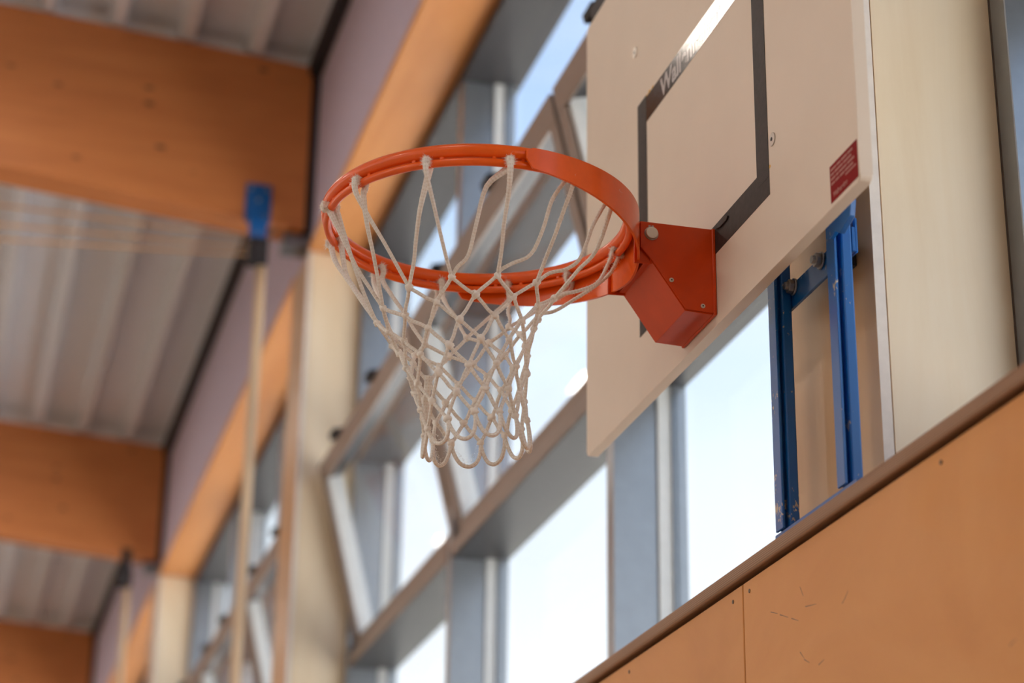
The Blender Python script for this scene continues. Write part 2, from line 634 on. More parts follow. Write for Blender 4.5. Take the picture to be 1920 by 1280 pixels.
# scuffs on the panel nearest to the backboard
near_panel = [o for o in wr.children if o.name.startswith('plywood_panel') and abs(max(v.co.y for v in o.data.vertices) + ORG[o.name].y - 0.0093) < 0.003 and max(v.co.z for v in o.data.vertices) > 2][0]
for (ya_, za_, yb_, zb_) in [(-0.0964, 2.4319, -0.1223, 2.4232), (-0.1301, 2.4197, -0.161, 2.4082), (-0.1724, 2.4039, -0.1969, 2.3948), (-0.2232, 2.4085, -0.2604, 2.4031), (-0.3469, 2.3823, -0.3561, 2.3866), (-0.3561, 2.3866, -0.3675, 2.3948), (-0.1983, 2.3492, -0.2124, 2.3369), (-0.2123, 2.3354, -0.2303, 2.3268), (-0.2608, 2.3171, -0.2795, 2.3204), (-0.7921, 2.2222, -0.8077, 2.226), (-0.2072, 2.4412, -0.2172, 2.4254)]:
    d_ = Vector((yb_ - ya_, zb_ - za_)).normalized() * 0.0006
    prism('scuff_mark', [(ya_ - d_.y, za_ + d_.x), (yb_ - d_.y * 0.4, zb_ + d_.x * 0.4), (yb_ + d_.y * 0.4, zb_ - d_.x * 0.4), (ya_ + d_.y, za_ - d_.x)], 'X', 0.42985, 0.42998, M_SCREW, near_panel)

# lilac band above the windows
wu = box('wall_upper', XC + 0.012, 0.9, Y0, Y1, 5.142, 6.25, M_LILAC)
tag(wu, 'lilac grey wall band between windows and ceiling', 'wall', kind='structure')
dg_ = box('trim_1', 0.462, XC + 0.012, Y0, Y1, 5.905, 5.975, M_DARK)
tag(dg_, 'black shadow gap strip where wall meets ceiling', 'trim', kind='structure')

# plywood ledge along the wall, rounded nose
nose = [(0.4240, 2.5070), (0.4212, 2.5090), (0.4200, 2.5125), (0.4196, 2.5185), (0.4200, 2.5245), (0.4212, 2.5285), (0.4240, 2.5300), (0.86, 2.5300), (0.86, 2.5070)]
ld = prism('trim_2', nose, 'Y', Y0, Y1, M_NOSE)
tag(ld, 'rounded plywood ledge capping the lower wall', 'trim', kind='structure')

# soffit lining, one board per bay
sf = root('trim_3', (0.6, 0, 5.11))
tag(sf, 'orange timber lining under the wall band', 'trim', kind='structure')
for k in range(len(COLS) - 1):
    box('soffit_board', XC, XI + 0.006, COLS[k] + COLW, COLS[k + 1], 5.111, 5.141, M_SOFFIT, sf, 0.002)

# other walls of the hall
wl = box('wall_left', XL - 0.3, XL, Y0, Y1, 0, 2.6, M_HALL)
tag(wl, 'wooden wall opposite the hoop', 'wall', kind='structure')
wl2 = box('wall_left_upper', XL - 0.3, XL, Y0, Y1, 5.1, 6.3, M_HALL)
tag(wl2, 'wooden wall band above the opposite windows', 'wall', kind='structure')
for nm, y in (('wall_front', Y0 - 0.3), ('wall_back', Y1)):
    w = prism(nm, [(XL - 0.3, 0), (0.9, 0), (0.9, 6.2), (XR, 6.7), (XL - 0.3, 6.2)], 'Y', y, y + 0.3, M_HALL)
    tag(w, 'wooden end wall of the hall ' + ('behind the camera' if 'front' in nm else 'at the far end'), 'wall', kind='structure')
wo = root('window_opposite', (XL, 4, 2.6))
tag(wo, 'window band in the opposite wall', 'window', kind='structure')
for k in range(13):
    y = Y0 + 0.2 + k * (Y1 - Y0 - 0.4) / 12
    box('mullion', XL - 0.2, XL - 0.08, y - 0.03, y + 0.03, 2.6, 5.1, M_FRAME, wo)
    if k < 12:
        box('pane', XL - 0.15, XL - 0.142, y + 0.03, y - 0.03 + (Y1 - Y0 - 0.4) / 12, 2.6, 5.1, M_PANE, wo)

# ceiling: trapezoidal steel deck, ribs along Y, one sheet per bay and slope
ce = root('ceiling', (-6, 4, 6.2))
tag(ce, 'white trapezoidal steel deck ceiling', 'ceiling', kind='structure')


def deck_mesh(y0, y1, xa, xb):
    pitch, hb, web, h = 0.285, 0.044, 0.022, 0.100
    xs = []
    x = 0.238 - 40 * pitch
    while x < 1.2:
        xs += [(x - hb / 2, 0), (x + hb / 2, 0), (x + hb / 2 + web, h), (x + pitch - hb / 2 - web, h)]
        x += pitch
    xs = [p for p in xs if xa <= p[0] <= xb]
    v, f = [], []
    for (x, dz) in xs:
        z = roof_z(x, 5.955, 0.07) + dz
        v += [(x, y0, z), (x, y1, z), ]
    n = len(xs)
    for i in range(n - 1):
        f.append((2 * i, 2 * i + 1, 2 * i + 3, 2 * i + 2))
    base = len(v)
    for (x, dz) in xs:                              # a second skin so the sheet has thickness
        z = roof_z(x, 5.955, 0.07) + dz + 0.004
        v += [(x, y0, z), (x, y1, z)]
    for i in range(n - 1):
        f.append((base + 2 * i, base + 2 * i + 2, base + 2 * i + 3, base + 2 * i + 1))
    me = bpy.data.meshes.new('deck')
    me.from_pydata(v, [], f)
    return me


ybs = [Y0] + [c + 0.08 for c in COLS if Y0 < c < Y1 - 0.5] + [Y1]
for i in range(len(ybs) - 1):
    link('deck_sheet', deck_mesh(ybs[i] + 0.004, ybs[i + 1] - 0.004, XL - 0.3, 0.95), M_DECK, ce)
rf = prism('roof', [(XL - 0.5, 6.16), (XR, 6.62), (1.3, 6.10), (1.3, 6.22), (XR, 6.74), (XL - 0.5, 6.28)], 'Y', Y0 - 0.4, Y1 + 0.4, M_FRAME)
tag(rf, 'solid roof build-up above the steel deck', 'roof', kind='structure')

# ------------------------------------------------------------------ windows


def sash(parent, ya, yb):
    """Bottom-hung sash, hinged at its lower edge and tilted into the room."""
    H, t = 0.75, 0.030
    W = 0.062
    hinge = Vector((0.800, (ya + yb) / 2, 3.478))
    rot = Matrix.Translation(hinge) @ Matrix.Rotation(math.radians(-14), 4, 'Y') @ Matrix.Translation(-hinge)
    x0, x1 = hinge.x - t, hinge.x + t
    z0, z1 = hinge.z, hinge.z + H

    def mk(name, boxes, mat, par, bev=0.002):
        bm = bmesh.new()
        for bx in boxes:
            add_box(bm, *bx, bev)
        bmesh.ops.transform(bm, matrix=rot, verts=bm.verts)
        return link(name, bm_mesh(bm), mat, par)
    s = mk('sash', [(x0 - 0.012, x0, ya, yb, z1 - 0.075, z1), (x0 - 0.012, x0, ya, yb, z0, z0 + 0.06),
                    (x0 - 0.012, x0, ya, ya + 0.052, z0 + 0.06, z1 - 0.075), (x0 - 0.012, x0, yb - 0.052, yb, z0 + 0.06, z1 - 0.075)], M_FRAME_WARM, parent)
    mk('stile', [(x0, x1, ya, ya + W, z0, z1)], M_WHITE, s)
    mk('stile', [(x0, x1, yb - W, yb, z0, z1)], M_WHITE, s)
    mk('rail', [(x0, x1, ya + W, yb - W, z1 - W, z1)], M_FRAME_SHADE, s)
    mk('rail', [(x0, x1, ya + W, yb - W, z0, z0 + W)], M_FRAME_SHADE, s)
    mk('pane', [(hinge.x - 0.004, hinge.x + 0.004, ya + W, yb - W, z0 + W, z1 - W)], M_PANE, s, 0)
    mk('gasket', [(x0 + 0.004, x1 - 0.004, ya - 0.006, ya, z0 + 0.01, z1 - 0.01)], M_DARK, s, 0)
    for y in (yb - 0.36, (ya + yb) / 2 - 0.22):
        mk('latch', [(x0 - 0.03, x0 + 0.03, y - 0.035, y + 0.035, z1 + 0.001, z1 + 0.028)], M_DARK, s, 0.004)
    return s


def window(idx, ya, yb, label):
    w = root('window_%d' % idx, (0.785, (ya + yb) / 2, 2.53))
    tag(w, label, 'window', kind='structure')
    xa, xb = 0.732, 0.840
    zs, zh = 2.5305, 5.076
    third = (yb - ya) / 3
    m1, m2 = ya + third, ya + 2 * third
    box('jamb', XI + 0.001, xb, ya + 0.002, ya + 0.046, zs, zh, M_FRAME, w, 0.0015)
    box('jamb', XI + 0.001, xb, yb - 0.046, yb - 0.002, zs, zh, M_FRAME, w, 0.0015)
    for m in (m1, m2):
        box('mullion', xa, xb, m - 0.026, m + 0.026, zs, zh, M_FRAME, w, 0.0015)
    box('head', XI + 0.007, xb + 0.09, ya, yb, zh, zh + 0.065, M_FRAME_SHADE, w)
    cells = [(ya + 0.046, m1 - 0.026), (m1 + 0.026, m2 - 0.026), (m2 + 0.026, yb - 0.046)]
    for (a, b) in cells:
        for z in (3.42, 4.225):
            box('transom', xa + 0.001, xb, a, b, z, z + 0.05, M_FRAME_SHADE, w, 0.0015)
            box('transom_cover', xa - 0.004, xa + 0.0005, a, b, z + 0.001, z + 0.049, M_FRAME_WARM, w, 0.001)
        box('sill', xa + 0.001, xb, a, b, zs, zs + 0.03, M_FRAME, w)
        for (z0, z1) in ((zs + 0.03, 3.42), (4.275, zh)):
            # pale glazing beads and the pane itself
            box('glazing_bead', xb + 0.001, xb + 0.034, a - 0.012, a + 0.008, z0, z1, M_WHITE, w)
            box('glazing_bead', xb + 0.001, xb + 0.034, b - 0.008, b + 0.012, z0, z1, M_WHITE, w)
            box('pane', xb + 0.040, xb + 0.048, a + 0.014, b - 0.014, z0, z1, M_PANE, w)
        box('glazing_cap', xb + 0.035, xb + 0.070, b - 0.014, b + 0.012, zs, zh, M_FRAME, w)
        box('glazing_cap', xb + 0.035, xb + 0.070, a - 0.012, a + 0.014, zs, zh, M_FRAME, w)
        for z in (3.42, 4.225):
            box('glazing_cap', xb + 0.001, xb + 0.068, a + 0.014, b - 0.014, z + 0.004, z + 0.046, M_FRAME_SHADE, w)
        box('glazing_bead', xb + 0.001, xb + 0.034, b - 0.008, b + 0.012, 3.42, 4.275, M_WHITE, w)
        box('glazing_bead', xb + 0.001, xb + 0.034, a - 0.012, a + 0.008, 3.42, 4.275, M_WHITE, w)
        sash(w, a - 0.012, b + 0.012)
    return w


wnames = {1: 'tall window band behind the basketball hoop', 2: 'window band beyond the second timber column',
          3: 'farthest window band beyond the third column', 4: 'window band right of the nearest column', 5: 'window band nearest to the wall behind the camera', 6: 'last window band by the end wall'}
order = {2: 1, 3: 2, 4: 3, 1: 4, 0: 5, 5: 6}
for k in range(len(COLS) - 1):
    window(order[k], COLS[k] + COLW, COLS[k + 1], wnames[order[k]])

# ------------------------------------------------------------------ columns
cl_labels = ['plywood clad column behind the camera', 'plywood clad column beside the camera', 'nearest birch plywood column beside the backboard', 'blurred birch plywood column left of the net, carrying the first beam',
             'smaller birch column farther left under the second beam', 'distant birch column under the third beam', 'farthest birch column by the end wall']
for k, y in enumerate(COLS):
    if y > Y1 - 0.3:
        continue
    c = root('timber_column', (XC + 0.11, y + COLW / 2, 2.5305))
    tag(c, cl_labels[k], 'column', 'timber columns between the windows')
    zt = 5.20
    box('core', XC + 0.018, 0.905, y + 0.019, y + COLW - 0.019, 2.5305, zt - 0.09, M_HALL, c)
    for yy in (y + 0.0005, y + COLW - 0.0185):
        box('outer_cladding', XI + 0.001, 0.905, yy, yy + 0.018, 2.5305, 5.1105, M_FRAME_WARM, c)
    box('front_panel', XC, XC + 0.0172, y, y + COLW, 2.5305, 5.1105, M_BIRCH_SHADE, c, 0.0008)
    e = box('panel_edge', XC + 0.0004, XC + 0.0168, y - 0.0006, y, 2.5305, 5.1105, M_EDGE, c)
    box('side_panel', XC + 0.0190, XI, y + 0.0006, y + 0.018, 2.5305, 5.1105, M_BIRCH, c, 0.0006)
    box('side_panel', XC + 0.0190, XI, y + COLW - 0.018, y + COLW - 0.0006, 2.5305, 5.1105, M_BIRCH, c, 0.0006)

# ------------------------------------------------------------------ roof beams
bm_labels = ['glued timber roof beam behind the camera', 'glued timber roof beam above the camera', 'glued timber roof beam above the backboard', 'large knotty timber roof beam at top left carrying the blue bracket',
             'second timber roof beam farther back at left', 'third timber roof beam at bottom left corner', 'farthest timber roof beam by the end wall']
for k, y in enumerate(COLS):
    if y > Y1 - 0.3:
        continue
    b = root('roof_beam', (XR, y + 0.08, 5.6))
    tag(b, bm_labels[k], 'beam', 'timber roof beams')
    x1 = 0.478
    zb, zt = 5.205, 5.948
    sb, st = 0.088, 0.068
    poly = [(x1, zb), (x1, zt), (XR, roof_z(XR, zt, st)), (XL, roof_z(XL, zt, st)), (XL, roof_z(XL, zb, sb)), (XR, roof_z(XR, zb, sb))]
    prism('timber', poly, 'Y', y, y + 0.165, M_BEAM, b, 0.004, 1)
    box('end_pad', x1 + 0.0005, XC + 0.0115, y + 0.002, y + 0.163, zb + 0.0, zt - 0.05, M_DARK, b)
    box('bearing_plate', 0.405, XC + 0.0115, y + 0.05, y + 0.165, zb - 0.058, zb - 0.0005, M_FRAME, b, 0.003)

# ------------------------------------------------------------------ climbing poles with blue brackets
for y, lab in ((COLS[3], 'pale climbing pole hanging from the blue bracket on the first beam'), (COLS[4], 'pale climbing pole hanging from the second beam in the distance')):
    yp = y - 0.028
    c = root('climbing_pole', (0.309, yp, 0.35))
    tag(c, lab, 'pole', 'climbing poles along the wall')
    tube('pole', [(0.309, yp, 0.35 + i * (4.66 / 20)) for i in range(21)], 0.0205, M_POLE, c, 16)
    box('clamp', 0.252, 0.330, y - 0.062, y - 0.002, 5.005, 5.119, M_DARK, c, 0.008, 2)
    if y > COLS[3] + 1:
        box('hanger_plate', 0.262, 0.320, y - 0.012, y - 0.0005, 5.119, 5.26, M_DARK, c, 0.003)
        continue
    br = box('bracket', 0.232, 0.336, y - 0.012, y - 0.0005, 5.205, 5.375, M_BLUE, c, 0.003)
    prism('bracket_arm', [(0.245, 5.21), (0.322, 5.21), (0.318, 5.12), (0.255, 5.12)], 'Y', y - 0.055, y - 0.013, M_BLUE, c, 0.003)
    for (bx, bz) in ((0.25, 5.35), (0.318, 5.35), (0.284, 5.30), (0.318, 5.225)):
        cyl('bolt', (bx, y - 0.015, bz), (0, 1, 0), 0.007, 0.006, M_STEEL, c, 10)

# three cords strung behind the first beam
yk = COLS[3] + 0.26
for i, (z0, z1) in enumerate(((5.263, 5.256), (5.179, 5.212), (5.114, 5.178))):
    s = (z1 - z0) / 0.98
    lab = ('topmost', 'middle', 'lowest')[i]
    pts = [(0.29 - t * 0.5, yk, z1 - s * t * 0.5) for t in range(0, 14)]
    o = tube('stretched_cord', pts, 0.0055, M_ROPE, None, 8, org=pts[0])
    tag(o, lab + ' of three thin tan cords stretched below the ceiling behind the first beam', 'cord', 'tan cords behind the first beam')

# ------------------------------------------------------------------ ceiling lamps (out of frame; rear rows added as warm fill for the hall)
n_l = 0
for ix, x in enumerate((-1.10, -4.9, -8.7)):
    for k in range(-2, 4):
        y = 3.66 + BAY * k
        if y > Y1 - 1:
            continue
        zl = 5.80 if ix == 0 else 6.0
        lamp = root('ceiling_lamp', (x, y, zl))
        tag(lamp, 'unseen square grey sports hall ceiling lamp, row %s from the window wall, %s' % (('first', 'second', 'third')[ix], ('fifth bay back', 'fourth bay back', 'above the hoop bay', 'second bay', 'third bay', 'last bay')[k + 2]), 'lamp', 'sports hall ceiling lamps')
        box('housing', x - 0.26, x + 0.26, y - 0.26, y + 0.26, zl + 0.004, zl + 0.07, M_LAMP, lamp, 0.008)
        zt_ = roof_z(x, 5.955, 0.07)
        cyl('hanger', (x, y, (zl + 0.07 + zt_) / 2), (0, 0, 1), 0.012, zt_ - zl - 0.07, M_LAMP, lamp, 8)
        ldt = bpy.data.lights.new('lamp_light', 'AREA')
        ldt.shape = 'RECTANGLE'
        ldt.size = 0.46
        ldt.size_y = 0.46
        ldt.energy = LAMP_W * (0.28, 1.35, 1.35)[ix]
        ldt.color = LAMP_COL
        lo = bpy.data.objects.new('lamp_light', ldt)
        COL.objects.link(lo)
        lo.parent = lamp
        lo.location = (0, 0, 0)
        n_l += 1

# ================================================================== backboard
XB = 0.367
TB = 0.0185
bb = root('basketball_backboard', (XB + TB / 2, 0, 2.888))
tag(bb, 'off-white rectangular backboard with dark tape target square', 'backboard')
BY0, BY1, BZ0, BZ1 = -0.604, 0.602, 2.889, 3.789


def rounded(y0, y1, z0, z1, r, n=6):
    pts = []
    for (cy_, cz, a0) in ((y1 - r, z1 - r, 0), (y0 + r, z1 - r, 90), (y0 + r, z0 + r, 180), (y1 - r, z0 + r, 270)):
        for i in range(n + 1):
            a = math.radians(a0 + 90 * i / n)
            pts.append((cy_ + r * math.cos(a), cz + r * math.sin(a)))
    return pts


prism('board', rounded(BY0, BY1, BZ0, BZ1, 0.010), 'X', XB, XB + TB, M_BOARD, bb, 0.0012)
XT = XB - 0.0001
TY0, TY1, TZ0, TZ1, TW = -0.2985, 0.2945, 3.0085, 3.4535, 0.0495
top = box('target_tape', XT - 0.0004, XT, TY0 + 0.02, TY1 - 0.044, TZ1 - TW, TZ1, M_TAPE, bb)
box('target_tape', XT - 0.0004, XT, TY0, TY1, TZ0, TZ0 + TW, M_TAPEM, bb)
box('target_tape', XT - 0.0007, XT - 0.0002, TY0, TY0 + 0.047, TZ0 + 0.03, TZ1, M_TAPEM, bb)
box('target_tape', XT - 0.0007, XT - 0.0002, TY1 - 0.047, TY1, TZ0, TZ1 + 0.004, M_TAPEM, bb)
me = text_mesh('Wallenreiter', 0.053, 0.97, (XT - 0.0007, 0.166, TZ1 - TW + 0.0065), (0, -1, 0), (0, 0, 1), 0.0001, 0.0016)
ys = [v.co.y for v in me.vertices]
k_ = 0.292 / (max(ys) - min(ys))
for v in me.vertices:
    v.co.y = 0.172 - (max(ys) - v.co.y) * k_
link('lettering', me, M_PRINT, top)
# small leftovers of yellow glue at the tape and its lifted end
for (y, z, s) in ((0.232, 3.4556, 0.010), (0.214, 3.4558, 0.007), (0.246, 3.4552, 0.006), (-0.3005, 3.052, 0.006)):
    bm = bmesh.new()
    pts = []
    for i in range(9):
        a = 2 * math.pi * i / 9
        rr = s * random.uniform(0.6, 1.1)
        pts.append((y + rr * math.cos(a), z + 0.6 * rr * math.sin(a)))
    prism('glue_spot', pts, 'X', XT - 0.0002, XT, M_GLUE, bb)
prism('loose_tape_end', [(-0.082, 3.047), (-0.0845, 3.055), (-0.126, 3.052), (-0.134, 3.0475), (-0.128, 3.0425), (-0.100, 3.0425)], 'X', XT - 0.0030, XT - 0.0006, M_TAPEM, bb, 0.0005)

for (y, z) in ((-0.3155, 3.0905), (0.306, 3.576), (-0.3155, 3.576), (0.306, 3.0905)):
    b = cyl('board_bolt', (XT - 0.001, y, z), (1, 0, 0), 0.0105, 0.002, M_RIVET, bb, 24, 0.0007)
    cyl('socket', (XT - 0.0022, y, z), (1, 0, 0), 0.0032, 0.0008, M_DARK, b, 6)

st = box('warning_sticker', XT - 0.0004, XT, -0.5995, -0.5100, 2.8955, 2.9510, M_STICK, bb)
bm = bmesh.new()
rows = [(2.9455, [9, 6, 9, 8]), (2.9385, [5, 13, 13]), (2.9315, [7, 4, 12, 11]), (2.9245, [6, 6, 7, 13])]
for (z, words) in rows:
    y = -0.5135
    for wl_ in words:
        w_ = wl_ * 0.0020
        add_box(bm, XT - 0.0007, XT - 0.0004, y - w_, y, z - 0.0036, z)
        y -= w_ + 0.0026
add_box(bm, XT - 0.0007, XT - 0.0004, -0.594, -0.560, 2.9150, 2.9178)
link('print_lines', bm_mesh(bm), M_STICKP, st)
me = text_mesh('Wallenreiter', 0.0105, 0.85, (XT - 0.0006, -0.519, 2.9015), (0, -1, 0), (0, 0, 1), 0.0001, 0.0004)
link('print_logo', me, M_STICKP, st)

# ================================================================== blue mounting frame
mf = root('backboard_frame', (0.45, -0.22, 2.5305))
tag(mf, 'chipped blue steel frame holding the backboard on the column', 'frame')


def post(y):
    """y: near face of the tube."""
    p = box('post', 0.448, 0.4655, y, y + 0.034, 2.5492, 3.70, M_BLUE, mf, 0.003, 2)
    box('flange', 0.4365, 0.4405, y - 0.001, y + 0.026, 2.5492, 3.70, M_BLUE, p, 0.0006)
    box('web', 0.4405, 0.448, y + 0.012, y + 0.018, 2.5492, 3.70, M_BLUE, p)
    return p


post(-0.1365)
post(-0.3600)
box('base_rail', 0.440, 0.470, -0.392, -0.098, 2.5306, 2.5490, M_BLUE, mf, 0.002)
cb = box('cross_bar', 0.4660, 0.4720, -0.3590, -0.0900, 2.9040, 2.9430, M_BLUE, mf, 0.001)
box('cross_bar', 0.4660, 0.4990, -0.3590, -0.1030, 3.50, 3.54, M_BLUE, mf, 0.001)
for y in (-0.1480, -0.2520):
    b = cyl('bolt', (0.4635, y, 2.934), (1, 0, 0), 0.0135, 0.003, M_STEEL, cb, 26, 0.0006)
    cyl('nut', (0.4580, y, 2.934), (1, 0, 0), 0.0112, 0.008, M_STEEL, b, 6, 0.0008)
    cyl('thread', (0.4520, y, 2.934), (1, 0, 0), 0.0062, 0.006, M_STEEL, b, 14, 0.0006)
# folding hook at the head of the near post
prism('hook', [(-0.352, 2.935), (-0.362, 2.916), (-0.376, 2.917), (-0.412, 2.928), (-0.416, 2.985), (-0.352, 2.985)], 'X', 0.4290, 0.4360, M_BLUE, mf, 0.001)
prism('hook', [(-0.400, 2.911), (-0.417, 2.900), (-0.453, 2.911), (-0.459, 2.932), (-0.459, 2.975), (-0.438, 2.975), (-0.436, 2.928)], 'X', 0.4200, 0.4285, M_BLUE, mf, 0.001)
box('hinge_plate', 0.4725, 0.4785, -0.3540, -0.3300, 2.905, 2.962, M_BLUE, mf, 0.002)
# spacers to the board and fixing straps to the column
for y in (-0.136, -0.3595):
    for z in (3.10, 3.56):
        box('spacer', XB + TB + 0.0005, 0.4365, y, y + 0.024, z, z + 0.04, M_BLUE, mf)
for z in (2.94, 3.51):
    box('wall_strap', 0.4722, XC - 0.0005, -0.300, -0.270, z - 0.03, z, M_DARK, mf)
prism('top_clamp', [(0.52, 3.786), (0.60, 3.7905), (0.657, 3.856), (0.655, 3.874), (0.625, 3.873), (0.600, 3.900), (0.560, 3.905), (0.53, 3.86)], 'X', 0.392, 0.420, M_DARK, mf, 0.002)
box('top_bar', 0.392, 0.436, -0.340, 0.58, 3.73, 3.765, M_BLUE, mf, 0.002)
cyl('clamp_knob', (0.404, 0.650, 3.879), (0, 1, 0), 0.008, 0.02, M_GLUE, mf, 12, 0.001)

# ================================================================== hoop
ZR, RR, RT = 3.05, 0.2365, 0.0105
ZN, NT_ = 3.032, 0.0061
hp = root('basketball_hoop', (0.2, 0, 2.905))
tag(hp, 'orange steel basketball rim with collar and folding wall bracket', 'hoop')
rim = link('rim', torus_mesh(0, 0, ZR, RR, RT, 128, 18), M_RIM, hp)
link('net_ring', torus_mesh(0, 0, ZN, RR, NT_, 128, 12), M_RIM, hp)
LOOPS = [-153, -123, -94, -70, -46, 5, 36, 63, 91, 119, 150, -178]
lug_bm = bmesh.new()
add_box(lug_bm, -0.0035, 0.0035, -0.0032, 0.0032, -0.005, 0.005, 0.001)
lug_me = bm_mesh(lug_bm)
lug_me.materials.append(M_RIM)
for a in LOOPS:
    for d in (-5.2, 5.2):
        t_ = math.radians(a + d)
        put('net_hook', lug_me, (RR * math.cos(t_), RR * math.sin(t_), 3.0405), hp, rot=(0, 0, t_))

# collar plate round the rear half of the rim, deeper towards the bracket
V, F = [], []
NA = 72
for i in range(NA + 1):
    a = -88.6 + (88.6 + 84.0) * i / NA
    t_ = math.radians(a)
    fr = abs(a) / 88.6
    zb = 2.978 + 0.046 * fr ** 1.25
    zt_ = 3.0555
    e = min(i, NA - i) * (172.6 / NA) * math.radians(1) * 0.25      # distance from the plate's end, metres
    rr = 0.014
    if e < rr:                                                     # rounded lower corners
        k_ = rr - math.sqrt(max(0, rr * rr - (rr - e) ** 2))
        zb += k_
        zt_ -= k_ * 0.35
    for (r_, z_) in ((0.2478, zb), (0.2478, zt_), (0.2516, zt_), (0.2516, zb)):
        V.append((r_ * math.cos(t_), r_ * math.sin(t_), z_))
for i in range(NA):
    for j in range(4):
        F.append((4 * i + j, 4 * i + (j + 1) % 4, 4 * i + 4 + (j + 1) % 4, 4 * i + 4 + j))
F.append((0, 3, 2, 1))
F.append((4 * NA, 4 * NA + 1, 4 * NA + 2, 4 * NA + 3))
me = bpy.data.meshes.new('collar')
me.from_pydata(V, [], F)
bm = bmesh.new()
bm.from_mesh(me)
bmesh.ops.recalc_face_normals(bm, faces=bm.faces)
bm.to_mesh(me)
bm.free()
for p in me.polygons:
    p.use_smooth = abs(p.normal.z) < 0.5
co = link('collar', me, M_RIM, hp)
md = co.modifiers.new('edge', 'EDGE_SPLIT')
md.split_angle = math.radians(40)

# hinged arm behind the collar
bm = bmesh.new()
add_box(bm, 0.2520, 0.325, -0.0640, 0.0640, 2.983, 3.0475, 0.001)
add_prism(bm, [(0.2335, 2.979), (0.268, 2.981), (0.250, 3.006), (0.2445, 3.0495), (0.2345, 3.0495)], 'Y', -0.0672, -0.0642, 0.0006)
add_prism(bm, [(0.2335, 2.979), (0.268, 2.981), (0.250, 3.006), (0.2445, 3.0495), (0.2345, 3.0495)], 'Y', 0.0642, 0.0672, 0.0006)
link('hinge_arm', bm_mesh(bm), M_BRK, hp)
side = [(0.2425, 3.0488), (0.3655, 3.0505), (0.3662, 2.9075), (0.3160, 2.9090), (0.2640, 2.9820), (0.2425, 3.0050)]
for s in (-1, 1):
    prism('side_plate', side, 'Y', s * 0.0712 - 0.0014, s * 0.0712 + 0.0014, M_BRK, hp, 0.0005)
bm = bmesh.new()
cov = [(0.2585, 2.9870), (0.3150, 2.9068), (0.3610, 2.9056)]
inn = [(0.2612, 2.9890), (0.3165, 2.9098), (0.3610, 2.9086)]
add_prism(bm, cov + inn[::-1], 'Y', -0.0696, 0.0696, 0.0004)
link('bracket_cover', bm_mesh(bm), M_BRK, hp)
box('back_plate', 0.3612, XB - 0.0006, -0.0745, 0.0745, 2.9045, 3.0515, M_BRK, hp, 0.001)
pn = cyl('hinge_pin', (0.2603, -0.0752, 3.0295), (0, 1, 0), 0.0100, 0.0050, M_RIVET, hp, 32, 0.0012)
bm = bmesh.new()
add_cyl(bm, (0.2603, -0.0730, 3.0295), (0, 1, 0), 0.0114, 0.0014, 32)
for dx in (-0.0045, 0.0005):
    add_box(bm, 0.2603 + dx, 0.2603 + dx + 0.0034, -0.0737, -0.0723, 3.0395, 3.0432)
link('clip_ring', bm_mesh(bm), M_STEEL, pn)
for (x, z) in ((0.2925, 2.9545), (0.3435, 2.9170)):
    r_ = cyl('rivet', (x, -0.0733, z), (0, 1, 0), 0.0037, 0.0016, M_RIVET, hp, 20, 0.0005)
    cyl('rivet_hole', (x, -0.0743, z), (0, 1, 0), 0.0012, 0.0006, M_DARK, r_, 10)

